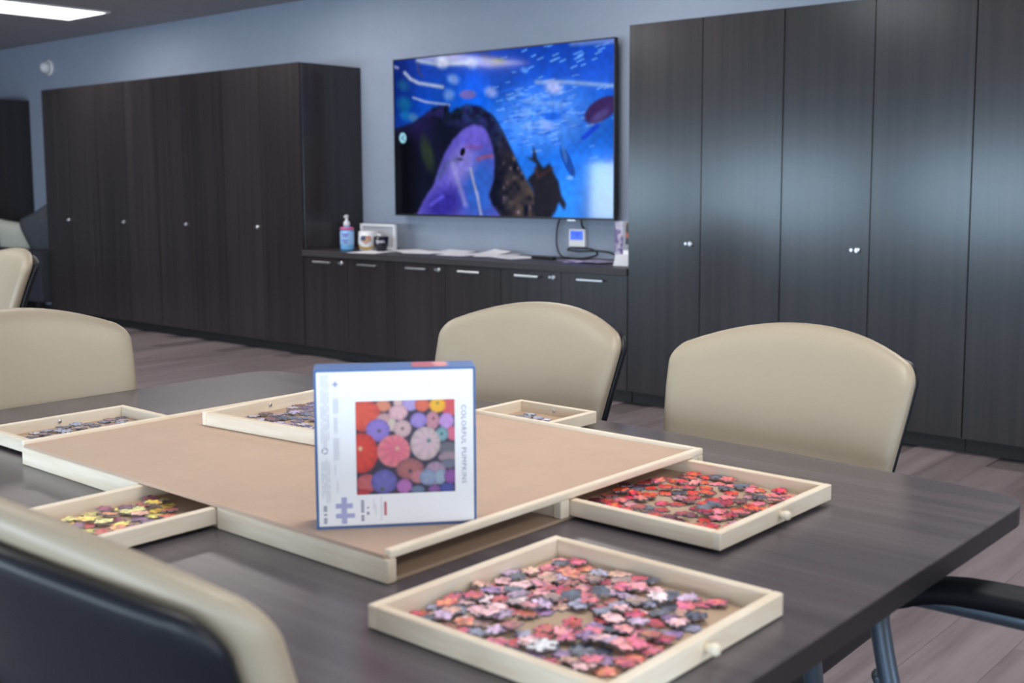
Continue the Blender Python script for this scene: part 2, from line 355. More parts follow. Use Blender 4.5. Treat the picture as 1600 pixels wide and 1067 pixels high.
# ------------------------------------------------------------------ television
def tv_image():
    h, w_ = 170, 300
    U, V = np.meshgrid(np.linspace(0, 1, w_), np.linspace(0, 1, h))
    X = 97+940*U; Y = 175-100*U+(665+122*U)*V      # picture-plane drawing units
    g = np.clip(V*1.2, 0, 1)[..., None]
    img = np.array((2, 70, 205.))*(1-g)+np.array((40, 128, 245.))*g
    n1 = noise(h, w_, 40, 1); n2 = noise(h, w_, 12, 2); n3 = noise(h, w_, 5, 3)
    img *= (.8+.4*n1)[..., None]
    put(img, np.clip((.28-U)/.25, 0, 1)*np.clip(1.2-V, 0, 1), (3, 30, 110), .9)
    # shoal of pale dashes
    r = np.random.RandomState(4)
    put(img, ell(X, Y, 760, 420, 210, 130, -.2, .8), (88, 150, 255), .75)
    for k in range(230):
        a, b = r.normal(740, 110), r.normal(400, 85)
        if a < 560 and b > 330: continue
        s = r.uniform(6, 16); put(img, stroke(X, Y, [(a-s, b+s*.28), (a+s, b-s*.28)], r.uniform(3, 6)), (125, 175, 255) if r.rand() < .7 else (30, 95, 225), .6)
    for k in range(26):
        a, b = r.uniform(620, 1030), r.uniform(90, 300); s = r.uniform(7, 15); put(img, stroke(X, Y, [(a-s, b+s*.5), (a+s, b-s*.5)], 4), (110, 175, 255), .8)
    # beams
    put(img, stroke(X, Y, [(150, 225), (175, 250), (215, 268), (330, 284)], 13, .8), (165, 175, 205), .95)
    put(img, stroke(X, Y, [(190, 332), (250, 350), (360, 362)], 9, .8), (150, 165, 215), .9)
    put(img, stroke(X, Y, [(215, 172), (310, 185), (455, 180)], 17, .9), (170, 180, 205), .9)
    put(img, stroke(X, Y, [(215, 185), (215, 215), (235, 240)], 12, .9), (60, 60, 120), .8)
    put(img, stroke(X, Y, [(740, 262), (860, 262), (1040, 280)], 16, .9), (135, 165, 225), .9)
    put(img, stroke(X, Y, [(880, 95), (1040, 85)], 20, .9), (120, 140, 205), .8)
    put(img, stroke(X, Y, [(690, 345), (850, 360)], 14, .95), (120, 165, 240), .7)
    put(img, stroke(X, Y, [(90, 198), (115, 204)], 9), (150, 150, 200), .8)
    for a, b, q, c in [(465, 180, 24, (150, 165, 225)), (330, 178, 24, (190, 195, 225)), (380, 250, 24, (130, 160, 230)), (360, 318, 22, (110, 150, 225)), (548, 305, 25, (150, 165, 235)), (808, 285, 30, (185, 190, 245)), (780, 450, 24, (140, 170, 250)), (690, 210, 14, (90, 150, 245)), (140, 280, 26, (20, 85, 140)), (145, 360, 30, (18, 100, 150)), (150, 410, 24, (20, 110, 175)), (190, 420, 22, (70, 120, 170))]:
        put(img, ell(X, Y, a, b, q*1.1, q*(.85+.3*((a*7+b) % 10)/10), .4, 1), c, .85)
    put(img, ell(X, Y, 445, 316, 38, 20, 0, .4), (110, 100, 180), .95)
    put(img, ell(X, Y, 540, 158, 55, 20, .5, .6), (28, 60, 150), .9); put(img, ell(X, Y, 580, 168, 26, 12, 0, .7), (70, 85, 90), .8)
    put(img, ell(X, Y, 800, 410, 36, 18, 0, .6), (20, 90, 225), .8)
    # rock arch
    rock = fillpoly(X, Y, [(90, 470), (190, 440), (290, 372), (355, 362), (362, 400), (385, 380), (440, 360), (500, 368), (560, 410), (600, 480), (640, 570), (690, 680), (735, 760), (760, 900), (60, 900)])
    rk = blur(rock, 1)
    put(img, rk, (16, 20, 40)); tex = (n2*.5+n3*.5)
    put(img, rk*np.clip((U-.22)*6, 0, 1)*np.clip((.45-V)*6, 0, 1)*np.clip(n3*2-.9, 0, 1), (30, 110, 130), .7); put(img, rk*np.clip(n1*2-.9, 0, 1)*np.clip((.75-V)*3, 0, 1), (38, 30, 92), .6)
    put(img, rk*np.clip((U-.3)*4, 0, 1)*np.clip((.62-V)*4, 0, 1)*np.clip(tex*2-.7, 0, 1), (40, 85, 130), .8)
    put(img, rk*np.clip((.5-V)*6, 0, 1)*np.clip(n2*2-1, 0, 1), (75, 60, 170), .8)
    put(img, rk*np.clip((U-.48)*8, 0, 1)*np.clip((V-.42)*5, 0, 1)*np.clip(tex*2.2-.6, 0, 1), (92, 78, 72), .9)
    put(img, rk*np.clip((U-.48)*8, 0, 1)*np.clip((V-.5)*5, 0, 1)*np.clip(n3*4-3.1, 0, 1), (165, 140, 175), .9)
    put(img, np.clip((.14-U)/.08, 0, 1)*np.clip((V-.42)/.12, 0, 1), (7, 9, 16), 1)
    put(img, ell(X, Y, 255, 575, 26, 75, -.25, .9), (46, 60, 42), .8)
    # pale whale
    bel = blur(fillpoly(X, Y, [(190, 860), (232, 785), (285, 710), (305, 650), (335, 580), (375, 515), (420, 472), (462, 450), (505, 452), (535, 485), (553, 540), (562, 600), (556, 690), (535, 760), (548, 800), (585, 850), (585, 870)]), 1)
    put(img, bel, (92, 84, 190))
    put(img, bel*ell(X, Y, 500, 730, 85, 140, .1, .9), (42, 95, 195), .9)
    put(img, bel*ell(X, Y, 415, 620, 55, 80, .5, .9), (135, 128, 215), .8)
    put(img, bel*ell(X, Y, 470, 490, 60, 50, 0, .9), (105, 92, 205), .9)
    put(img, bel*stroke(X, Y, [(305, 680), (345, 620), (395, 600)], 22, 1), (72, 82, 135), .7)
    put(img, bel*ell(X, Y, 330, 800, 90, 60, -.5, .9), (40, 35, 140), .8); put(img, bel*stroke(X, Y, [(270, 800), (325, 765)], 14, .9), (95, 90, 220), .9)
    put(img, bel*stroke(X, Y, [(375, 620), (395, 690), (430, 800)], 18, 1), (160, 155, 222), .7)
    put(img, stroke(X, Y, [(455, 640), (468, 700), (485, 760), (500, 845)], 10, .9), (168, 168, 200), .9)
    put(img, bel*stroke(X, Y, [(440, 545), (500, 548)], 16, 1), (125, 75, 150), .7)
    put(img, bel*stroke(X, Y, [(490, 600), (515, 590), (550, 585)], 15, 1), (150, 80, 115), .9)
    put(img, ell(X, Y, 420, 568, 11, 19, .3, .3), (14, 14, 22)); put(img, ell(X, Y, 408, 600, 14, 8, 0, .6), (75, 70, 110), .9)
    # fishes
    put(img, ell(X, Y, 990, 383, 75, 42, -.75, .2), (58, 38, 92)); put(img, ell(X, Y, 985, 410, 45, 16, -.75, .8), (85, 75, 140), .8)
    put(img, stroke(X, Y, [(975, 455), (925, 505)], 14, .6), (20, 60, 200), .9)
    put(img, blur(fillpoly(X, Y, [(725, 540), (742, 600), (765, 640), (792, 618), (808, 660), (828, 700), (838, 760), (858, 800), (850, 830), (828, 790), (815, 835), (790, 870), (735, 870), (725, 740), (700, 690), (735, 650), (740, 620), (697, 590), (722, 596)]), 1), (32, 32, 44))
    put(img, stroke(X, Y, [(735, 640), (745, 680), (800, 640)], 12, .9), (72, 45, 52), .7)
    put(img, ell(X, Y, 862, 610, 17, 72, -.35, .3), (22, 72, 165), .95); put(img, ell(X, Y, 850, 575, 8, 40, -.2, .6), (70, 120, 200), .8)
    put(img, ell(X, Y, 872, 682, 14, 9, 0, .6), (120, 175, 250), .9)
    put(img, np.clip((X-880)/120, 0, 1)*np.clip((Y-600)/180, 0, 1), (70, 110, 140), .5)
    # round on-screen button
    put(img, ell(X, Y, 135, 508, 17, 23, 0, .15), (150, 205, 225)); img[:] = img*(.92+.16*n3[..., None]); put(img, ell(X, Y, 135, 508, 17, 23, 0, .15), (150, 205, 225)); put(img, stroke(X, Y, [(141, 498), (130, 508), (141, 518)], 3), (40, 90, 120))
    return img
TY = 5.385
tv = thing('television', 'large wall-mounted television showing a pale whale under water', 'television', (-4.915, TY, 1.481))
box('back_housing', -.93, .93, .004, .03, -.523, .523, m_black, tv, .003, 1); box('rear_bulge', -.7, .7, .03, .055, -.4, .3, m_black, tv, .01, 2)
box('wall_bracket', -.3, .3, .055, .084, -.2, .2, m_black, tv)
bm = bmesh.new()
for a in ((-.93, -.922, -.523, .523), (.922, .93, -.523, .523), (-.922, .922, .515, .523), (-.922, .922, -.523, -.510)): add_box(bm, a[0], a[1], -.003, .004, a[2], a[3])
from_bm('bezel', bm, m_black, tv)
p = picture('screen', tv_image(), 1.844, 1.025, m_screen, tv); p.location = (0, .001, .0025); p['label'] = 'lit screen with an underwater scene'
box('logo_tab', .58, .64, -.002, .008, -.531, -.523, m_steel, tv)
# ------------------------------------------------------------------ wall devices and counter things
t = thing('wall_thermostat', 'small white wall controller with lit blue display below the television', 'thermostat', (-4.31, YW, .847))
box('casing', -.062, .062, -.028, .0, -.054, .054, m_white, t, .006)
box('display', -.048, .048, -.0295, -.027, -.012, .042, mat('blue_display', (.02, .03, .1), .2, emit=lin((60, 110, 255)), estr=1.0), t)
bm = bmesh.new()
for a in ((-.03, -.012, .022, .030), (-.004, .004, .004, .032), (.012, .03, .022, .03), (.012, .018, .004, .03)): add_box(bm, a[0], a[1], -.0300, -.0294, a[2], a[3])
from_bm('display_digits', bm, mat('display_ink', (.01, .02, .12), .3, emit=lin((25, 55, 190)), estr=1), t)
tag(tube('power_cable', smooth_path([(-4.255, YW-.05, .985), (-4.262, YW-.04, .93), (-4.262, YW-.015, .90)]), .006, m_black), 'short black lead between television and the blue-lit controller', 'cable')
tag(tube('cable', smooth_path([(-4.42, 5.43, .985), (-4.46, 5.44, .90), (-4.455, 5.43, .80), (-4.40, 5.40, .742), (-4.29, 5.33, .734), (-4.18, 5.33, .734), (-4.12, 5.40, .755), (-4.20, 5.44, .782), (-4.33, 5.44, .787), (-4.37, 5.43, .774), (-4.28, 5.42, .768), (-4.10, 5.41, .775), (-3.98, 5.38, .762), (-3.90, 5.30, .735)], 8), .0055, m_black), 'black cable hanging from the television and looping on the counter', 'cable')
tag(tube('plug', [(-3.915, 5.315, .737), (-3.875, 5.27, .737)], .0098, m_black), 'small black plug at the end of the looped cable', 'plug')
t = thing('wall_sensor', 'small white round sensor mounted high on the blue wall', 'sensor', (-10.72, YW, 2.275))
lathe('mount', [(.075, 0), (.075, -.015), (.06, -.02)], m_white, t, 24, axis='y'); lathe('dome', [(.058, -.018), (.055, -.05), (.045, -.075), (.025, -.09), (.004, -.094)], m_white, t, 24, axis='y')
ZT = .727
t = thing('sanitizer_bottle', 'clear blue hand sanitizer bottle with white pump', 'bottle', (-5.985, 5.07, ZT), .5)
m_san = mat('blue_gel', (.16, .42, .72), .12, spec=.5); m_sanl = mat('bottle_label', (.30, .50, .78), .4)
lathe('bottle_body', [(.03, 0), (.044, .004), (.047, .02), (.047, .13), (.044, .148), (.026, .16), (.018, .164), (.018, .17)], m_san, t, 24, sy=.68)
lathe('pink_band', [(.045, .138), (.0478, .139), (.0475, .152), (.04, .158)], mat('pink_label', (.55, .10, .25), .4), t, 24, sy=.7)
bm = bmesh.new(); add_lathe(bm, [(.0475, .04), (.0479, .041), (.0479, .125), (.0475, .126)], 24, sy=.69); from_bm('label_wrap', bm, m_sanl, t, True)
bm = bmesh.new()
for k, (a, z) in enumerate(((.026, .112), (.018, .098), (.022, .070), (.014, .055))): add_box(bm, -a, a, -.0345, -.0325, z-.004, z+.004)
from_bm('label_marks', bm, mat('violet_ink', (.12, .10, .45), .5), t)
bm = bmesh.new(); add_lathe(bm, [(.0185, .166), (.021, .168), (.021, .19), (.013, .198), (.009, .2), (.0085, .222), (.012, .226), (.012, .236), (.006, .239)], 18); add_tube(bm, [(0, 0, .231), (0, -.03, .231), (0, -.04, .226)], .006, 8); from_bm('pump', bm, m_white, t, True)
t = thing('framed_picture', 'white framed panel propped behind the two mugs', 'picture frame', (-5.94, 5.30, ZT), 0)
bm = bmesh.new()
for a in ((-.175, -.158, .0, .172), (.158, .175, 0, .172), (-.158, .158, .155, .172), (-.158, .158, 0, .016)): add_box(bm, a[0], a[1], 0, .022, a[2], a[3], .002, 1)
from_bm('frame', bm, m_white, t); box('panel', -.158, .158, .01, .018, .016, .155, mat('pale_grey_panel', (.48, .48, .52), .5), t)
def mug(name, label, loc, rz, M, r0, r1, h, decor):
    t = thing(name, label, 'mug', loc, rz)
    lathe('body', [(r0*.9, 0), (r0, .004), (r0*.6+r1*.4+.006, h*.4), (r1, h), (r1-.004, h), (r1-.006, h*.5), (r0-.004, .008), (.002, .007)], M, t, 28)
    tube('handle', smooth_path([(r1-.004, 0, h*.82), (r1+.022, 0, h*.8), (r1+.03, 0, h*.55), (r1+.016, 0, h*.28), (r1*.6+r0*.4-.002, 0, h*.25)]), .006, M, t, 8)
    decor(t); return t
def heart(t):
    # flag heart and sunflower garland printed on the camera side of the mug: thin raised patches following the wall
    def patch(name, fn, M, rad, n=18):
        bm = bmesh.new(); g = {}
        for i in range(n+1):
            for j in range(n+1): g[i, j] = None
        for i in range(n):
            for j in range(n):
                u, v = -1+2*(i+.5)/n, -1+2*(j+.5)/n
                if fn(u, v):
                    vs = []
                    for a, b in ((i, j), (i+1, j), (i+1, j+1), (i, j+1)):
                        if g[a, b] is None:
                            uu, vv = -1+2*a/n, -1+2*b/n; q = -1.40+uu*.75; z = .056+vv*.034
                            g[a, b] = bm.verts.new((rad*math.cos(q), rad*math.sin(q), z))
                        vs.append(g[a, b])
                    bm.faces.new(vs)
        return from_bm(name, bm, M, t)
    hv = lambda u, v: ((u*1.0)**2+(v*1.15-.42*math.sqrt(abs(u)))**2) < .62
    patch('heart_stripes', lambda u, v: hv(u, v) and not (u < -.05 and v > .05) and int((v+1)*5.5) % 2 == 0, mat('flag_red', (.42, .07, .06), .5), .0548)
    patch('heart_cream', lambda u, v: hv(u, v) and not (u < -.05 and v > .05) and int((v+1)*5.5) % 2 == 1, mat('flag_cream', (.62, .42, .28), .5), .0548)
    patch('heart_canton', lambda u, v: hv(u, v) and (u < -.05 and v > .05), mat('flag_navy', (.03, .05, .11), .5), .0548)
    bm = bmesh.new()
    for k in range(9):
        q = -1.40-.85+k*.21; add_lathe(bm, [(.006, -.002), (.009, 0), (.004, .004)], 8, (.049*math.cos(q), .049*math.sin(q), .012+.0009*(k-4)**2), 'y')
    from_bm('sunflower_garland', bm, mat('gold_flowers', (.42, .25, .03), .6), t)
wm = mug('white_mug', 'white mug with a flag heart and sunflower garland', (-5.90, 5.18, ZT), .45, m_white, .046, .050, .105, heart); wm.scale = (1.22, 1.22, 1.22)
def lathe_band(t):
    bm = bmesh.new()
    for k in range(7):
        q = -2.75-1.35+k*.16; r = .0525; a, b = Vector((r*math.cos(q), r*math.sin(q), .066)), Vector((r*math.cos(q+.1), r*math.sin(q+.1), .066))
        h_ = .012 if k < 2 else .006
        vs = [bm.verts.new(v) for v in (a-Vector((0, 0, h_)), b-Vector((0, 0, h_)), b+Vector((0, 0, h_)), a+Vector((0, 0, h_)))]; bm.faces.new(vs)
    from_bm('pale_marks', bm, m_dash, t)
mug('black_mug', 'dark navy tapered mug with small pale marks', (-5.735, 5.15, ZT), 2.75, mat('navy_glaze', (.006, .007, .016), .25), .034, .052, .098, lathe_band)
# loose papers
def sheet(x, y, rz, label, z=0, w_=.216, l=.279, M=None, curl=.0, cat='paper', name='paper_sheet', group='sheets on the counter'):
    bm = bmesh.new(); n = 6; top = []; bot = []
    for i in range(n+1):
        for j in (0, 1):
            u = i/n; zz = curl*max(0, u-.3)**2
            top.append(bm.verts.new((-w_/2+u*w_, (-.5+j)*l, .0016+zz))); bot.append(bm.verts.new((-w_/2+u*w_, (-.5+j)*l, zz)))
    for i in range(n):
        a = 2*i; bm.faces.new((top[a], top[a+2], top[a+3], top[a+1])); bm.faces.new((bot[a], bot[a+1], bot[a+3], bot[a+2]))
        bm.faces.new((top[a], bot[a], bot[a+2], top[a+2])); bm.faces.new((top[a+1], top[a+3], bot[a+3], bot[a+1]))
    bm.faces.new((top[0], top[1], bot[1], bot[0])); bm.faces.new((top[-2], bot[-2], bot[-1], top[-1]))
    o = from_bm(name, bm, M or m_paper, None); o.location = (x, y, ZT+z); o.rotation_euler = (0, 0, rz); return tag(o, label, cat, group)
PL = 'loose white sheet of paper on the counter below the television'
for k, (x, y, r, z, c) in enumerate([(-5.72, 5.06, .3, .0, 0), (-5.60, 5.29, 1.2, .0018, 0), (-5.42, 5.27, .2, .0, 0), (-5.26, 5.31, 1.4, .0018, .02), (-5.08, 5.25, .1, 0, 0), (-4.93, 5.31, 1.1, .0018, .05), (-4.80, 5.27, .4, .0036, 0), (-4.64, 5.24, 1.3, 0, 0)]):
    sheet(x, y, r, PL, z, curl=c)
t = thing('remote_control', 'slim black remote control on the counter', 'remote', (-4.40, 5.24, ZT), -.12)
box('body', -.09, .09, -.02, .02, 0, .016, m_black, t, .005); bm = bmesh.new()
for i in range(6): add_box(bm, -.07+i*.022, -.058+i*.022, -.009, -.001, .0155, .0172); add_box(bm, -.07+i*.022, -.058+i*.022, .003, .011, .0155, .0172)
from_bm('buttons', bm, mat('dark_rubber', (.03, .03, .035), .7), t)
m_purp = grain('purple_print', (.12, .07, .22), (.55, .50, .62), (22, 22, 22), .4, lo=.42, hi=.58)
for k in range(4):
    sheet(-4.15+k*.03, 5.17-.01*k, .9+.16*k, 'purple and white leaflet fanned out at the counter end', .0018*k, .10, .21, m_purp, 0, 'leaflet', 'leaflet', 'fanned purple leaflets')
bt = sheet(-3.95, 5.17, 1.25, 'purple booklet on top of the fanned leaflets', .0075, .15, .21, m_purp, 0, 'booklet', 'booklet', None)
t = thing('leaflet_stack', 'stack of folded white leaflets against the tall cabinet', 'leaflets', (-3.655, 5.10, ZT), .15)
for k in range(5): box('folded_leaflet', -.085+.003*k, .085-.006*(k % 2), -.06, .07, .012*k, .012*k+.0115, m_paper, t, .003, 1)
box('propped_leaflet', -.07, .08, .03, .034, .058, .082, m_paper, t)
t = thing('standing_leaflet', 'tall purple leaflet standing upright behind the leaflet stack', 'leaflet', (-3.86, 5.28, ZT), .1)
box('card', -.04, .03, -.003, .003, 0, .232, m_purp, t); box('foot', -.04, .03, -.003, .04, 0, .004, m_paper, t)
t = thing('photo_leaflet', 'grey standing card with a dark and orange photo at its top', 'leaflet', (-3.775, 5.25, ZT), .1)
box('card', -.045, .06, -.003, .003, 0, .235, mat('grey_card', (.33, .34, .38), .5), t); box('foot', -.045, .06, -.003, .04, 0, .004, m_paper, t)
im = np.zeros((60, 30, 3))+np.array((170, 130, 110.)); yy, xx = np.meshgrid(np.linspace(0, 1, 60), np.linspace(0, 1, 30), indexing='ij')
put(im, ell(xx, yy, .35, .3, .35, .32, 0, .3), (35, 25, 30)); put(im, ell(xx, yy, .75, .55, .3, .25, .5, .5), (190, 110, 80)); put(im, (yy > .68)*1., (22, 24, 40)); put(im, ell(xx, yy, .2, .6, .2, .12, 0, .6), (180, 80, 60))
q = picture('card_photo', im, .085, .125, m_print, t); q.location = (.015, -.004, .168)
# ------------------------------------------------------------------ sofa with pillows
t = thing('sofa', 'dark grey sofa with flat sides between the tall cabinets', 'sofa', (-10.46, 5.13, 0))
box('side_panel', -.64, .60, -.28, -.16, .13, .59, m_sofa, t, .02); box('seat', -.62, .58, -.16, .28, .13, .42, m_sofa, t, .03); box('back', -.64, .60, .2, .33, .42, .62, m_sofa, t, .03)
for x in (-.6, .54):
    for y in (-.26, .26): box('leg', x-.02, x+.04, y-.03, y+.03, 0, .14, m_black, t)
def pillow(label, M, loc, rot, w_, h_, th):
    bm = bmesh.new(); n = 14; g = [[], []]
    for s in (0, 1):
        for i in range(n+1):
            row = []
            for j in range(n+1):
                u, v = -1+2*i/n, -1+2*j/n; k = max(0, (1-u**4)*(1-v**4))**.55
                pinch = 1-.07*(1-u*u)*0-.06*(abs(v) > .99)*(1-u*u)-.06*(abs(u) > .99)*(1-v*v)
                row.append(bm.verts.new((u*w_/2*pinch, (1 if s else -1)*th/2*k, v*h_/2*pinch)))
            g[s].append(row)
        for i in range(n):
            for j in range(n): bm.faces.new((g[s][i][j], g[s][i+1][j], g[s][i+1][j+1], g[s][i][j+1]))
    bmesh.ops.remove_doubles(bm, verts=bm.verts, dist=1e-5)
    o = from_bm('throw_pillow', bm, M, None, True); o.location = loc; o.rotation_euler = rot; return tag(o, label, 'pillow')
pillow('cream throw pillow leaning on the dark grey sofa', m_pilc, (-10.80, 5.12, .63), (.25, .10, .25), .50, .42, .15)
pillow('grey woven throw pillow leaning on the sofa beside the cabinet', m_pild, (-10.28, 5.14, .70), (.25, -.35, .15), .52, .52, .16)
# ------------------------------------------------------------------ conference table
X0, X1, YN, YB = -2.235, -.490, .545, 1.645
def outline():
    pts = []; r = .06; bow = .036; n = 24
    def arc(cx, cy, a0, a1): 
        for k in range(7): a = a0+(a1-a0)*k/6; pts.append((cx+r*math.cos(a), cy+r*math.sin(a)))
    xm = (X0+X1)/2; hl = (X1-X0)/2-r
    arc(X1-r, YN+r, -PI/2, 0); arc(X1-r, YB-r, 0, PI/2)
    for k in range(1, n): x = X1-r-(2*hl)*k/n; pts.append((x, YB+bow*(1-((x-xm)/hl)**2)))
    arc(X0+r, YB-r, PI/2, PI); arc(X0+r, YN+r, PI, 1.5*PI)
    for k in range(1, n): x = X0+r+(2*hl)*k/n; pts.append((x, YN-bow*(1-((x-xm)/hl)**2)))
    return pts
tb = thing('conference_table', 'dark wood conference table with puzzle board on it', 'table', (0, 0, 0))
ol = outline(); prism('tabletop', ol, .7375, .74, m_table, tb, .0008)
prism('edge_band', ol, .712, .7375, m_edge, tb)
for x in (X0+.35, X1-.42):
    l_ = box('leg', x-.03, x+.03, .98, 1.2, .04, .712, m_tubem, tb, .01); box('foot', x-.035, x+.035, .68, 1.5, 0, .045, m_tubem, tb, .012); box('top_rail', x-.03, x+.03, .75, 1.45, .685, .712, m_black, tb)
box('modesty_beam', X0+.38, X1-.45, 1.07, 1.11, .6, .66, m_black, tb)
# ------------------------------------------------------------------ armchairs
def back_outline(scale=1.0, n=10, wt=.237, wb=.172, zb=.50, zs=.862, zt=.922, r=.040):
    """rounded trapezoid with an arched top, flaring upward"""
    pts = []
    def arc(cx, cz, a0, a1, rr):
        for k in range(n+1): a = a0+(a1-a0)*k/n; pts.append((cx+rr*math.cos(a), cz+rr*math.sin(a)))
    arc(wb-.04, zb+.04, -PI/2, 0, .04)
    for k in range(1, 8): t_ = k/8; pts.append((wb+(wt-wb)*t_**.55, zb+.04+(zs-.03-zb-.04)*t_))
    arc(wt-r, zs-.02, .0, PI*.36, r)
    ex, ez = pts[-1]
    for k in range(1, 16):
        x = ex*(1-2*k/16); pts.append((x, ez+(zt-ez)*(1-abs(x/ex)**2.1)))
    right = pts[:n+1+7+n+1]
    for x, z in right[::-1]: pts.append((-x, z))
    cz = (zb+zt)/2
    return [(x*scale, cz+(z-cz)*scale) for x, z in pts]
def bendy(x, z): d = .92-z; return .055*(x/.25)**2-.237+.5*d-.45*d*d      # concave, leaning back
def slab(name, outl, y_front, y_back, M, parent, crown=.012, p=5, rings=9):
    bm = bmesh.new(); cx, cz = 0, sum(z for _, z in outl)/len(outl); n = len(outl)
    th = (y_front-y_back)/2; ym = (y_front+y_back)/2; prev = None
    layers = []
    for side in (1, -1):
        seq = []
        for k in range(rings):
            s = math.sin((k+1)/rings*PI/2)
            t_ = max(0, 1-s**p)**(1/2.2)
            seq.append((s, t_))
        layers.append((side, seq))
    edge = [bm.verts.new((x, bendy(x, z)+ym, z)) for x, z in outl]
    for side, seq in layers:
        prev = edge
        for s, t_ in reversed(seq[:-1]):
            ring = []
            for x, z in outl:
                X_, Z_ = x*s, cz+(z-cz)*s
                ring.append(bm.verts.new((X_, bendy(X_, Z_)+ym+side*(th*t_+(crown*(1-s*s) if side > 0 else 0)), Z_)))
            for k in range(n): bm.faces.new((prev[k], prev[(k+1) % n], ring[(k+1) % n], ring[k]))
            prev = ring
        c = bm.verts.new((0, bendy(0, cz)+ym+side*(th+(crown if side > 0 else 0)), cz))
        for k in range(n): bm.faces.new((prev[k], prev[(k+1) % n], c))
    return from_bm(name, bm, M, parent, True)
def make_chair(label):
    t = thing('armchair', label, 'chair', group='cream and black armchairs')
    slab('back_cushion', back_outline(), .034, -.016, m_vinyl, t, .004, 14, 11)
    slab('back_shell', back_outline(.972, zt=.905), -.010, -.042, m_shell, t, 0, 16, 9)
    bm = bmesh.new(); add_box(bm, -.180, .180, -.215, .205, .418, .485, .03, 4); from_bm('seat_cushion', bm, m_vinyl, t, True)
    box('seat_pan', -.165, .165, -.20, .19, .38, .42, m_shell, t, .006)
    for s in (-1, 1):
        fr = tube('side_frame', smooth_path([(s*.268, .22, 0), (s*.268, .23, .18), (s*.268, .27, .42), (s*.268, .302, .56), (s*.268, .308, .615), (s*.268, .285, .640), (s*.268, .19, .645), (s*.268, .0, .645), (s*.260, -.12, .640), (s*.235, -.225, .62)], 6), .0135, m_tubem, t, 12)
        bm = bmesh.new(); P = smooth_path([(s*.268, .28, .640), (s*.268, .20, .664), (s*.268, 0, .668), (s*.264, -.12, .660), (s*.25, -.185, .648)], 5); prev = None
        for p in P:
            ring = [bm.verts.new(p+Vector((a, 0, b))) for a, b in ((-.026, -.012), (.026, -.012), (.028, .004), (.02, .013), (-.02, .013), (-.028, .004))]
            if prev:
                for k in range(6): bm.faces.new((prev[k], prev[(k+1) % 6], ring[(k+1) % 6], ring[k]))
            else: bm.faces.new(ring)
            prev = ring
        bm.faces.new(prev); ac = from_bm('arm_cap', bm, m_arm, t, True); ac['label'] = 'black arm cap'
        tube('leg', [(s*.268, .05, .42), (s*.266, -.11, .22), (s*.264, -.27, 0)], .0125, m_tubem, t, 10)
        tube('seat_rail', [(s*.268, .262, .385), (s*.20, .18, .383), (s*.12, .12, .383)], .010, m_tubem, t, 10)
    tube('crossbar', [(-.267, -.03, .32), (.267, -.03, .32)], .010, m_tubem, t, 8)
    tube('crossbar', [(-.268, .262, .385), (.268, .262, .385)], .009, m_tubem, t, 8)
    return t
GC = 'cream and black armchairs'
ch0 = make_chair('cream armchair with black back shell drawn up beside the tray of yellow pieces')
ch0.location = (-.916, .640, 0); ch0.rotation_euler = (0, 0, 0)
dup(ch0, (-1.575, 1.68, 0), PI+.06, 'cream armchair across the table behind the upright puzzle box')
dup(ch0, (-.975, 1.69, 0), PI+.03, 'cream armchair across the table beyond the tray of red pieces')
dup(ch0, (-2.155, 1.088, 0), -PI/2, 'cream armchair at the table end beyond the tray of grey pieces')
dup(ch0, (-4.60, 1.95, 0), PI, 'cream armchair away from the table, nearer the grey sofa')
dup(ch0, (-.302, 1.155, 0), PI/2, 'armchair at the bare table end, its black arm under the tabletop')
# ------------------------------------------------------------------ puzzle board
BX0, BX1, BY0, BY1 = -1.768, -.918, .826, 1.470; Z0 = .740; ZP = .768
bd = thing('puzzle_board', 'wooden jigsaw board with tan top and drawer slots', 'puzzle board', (0, 0, 0))
box('base_panel', BX0+.004, BX1-.004, BY0+.004, BY1-.004, Z0, Z0+.004, m_hardd, bd)
box('top_panel', BX0+.006, BX1-.006, BY0+.0005, BY1-.006, ZP, ZP+.0045, m_hard, bd)
RW = .014
def rail(x0, x1, y0, y1, z0, z1, name='frame_rail', bev=.0015): return box(name, x0, x1, y0, y1, z0, z1, m_pinel if (y1-y0) < (x1-x0) else m_pine, bd, bev, 1)
rail(BX0, -1.4275, BY0, BY0+RW, Z0, ZP); rail(-1.2405, BX1, BY0, BY0+RW, Z0, ZP)                # near side, either side of a drawer
rail(BX0, -1.434, BY1-RW, BY1, Z0, ZP); rail(-1.245, BX1, BY1-RW, BY1, Z0, ZP)                  # far side
rail(BX1-RW, BX1, 1.128, 1.146, Z0+.004, ZP); rail(BX1-RW, BX1, 1.441, BY1-RW, Z0, ZP); 
rail(BX0, BX0+RW, 1.118, 1.16, Z0+.004, ZP)
for x in (-1.435, -1.245): rail(x-.004, x+.004, 1.1, BY1-RW, Z0+.004, ZP, 'runner'); 
for x in (-1.4275, -1.2405): rail(x-.004+(-.004 if x < -1.3 else .004), x+.004+(-.004 if x < -1.3 else .004), BY0+RW, 1.05, Z0+.004, ZP, 'runner')
for y in (1.137,): rail(-1.23, BX1-RW, y-.006, y+.006, Z0+.004, ZP, 'runner')
def rim(x0, x1, y0, y1): return box('rim_strip', x0, x1, y0, y1, ZP, ZP+.0105, m_pine, bd, .003, 2)
rim(BX1-.011, BX1, BY0+.004, BY1); rim(BX0, BX1-.011, BY1-.010, BY1); rim(BX0, BX0+.009, BY0, BY1-.010)
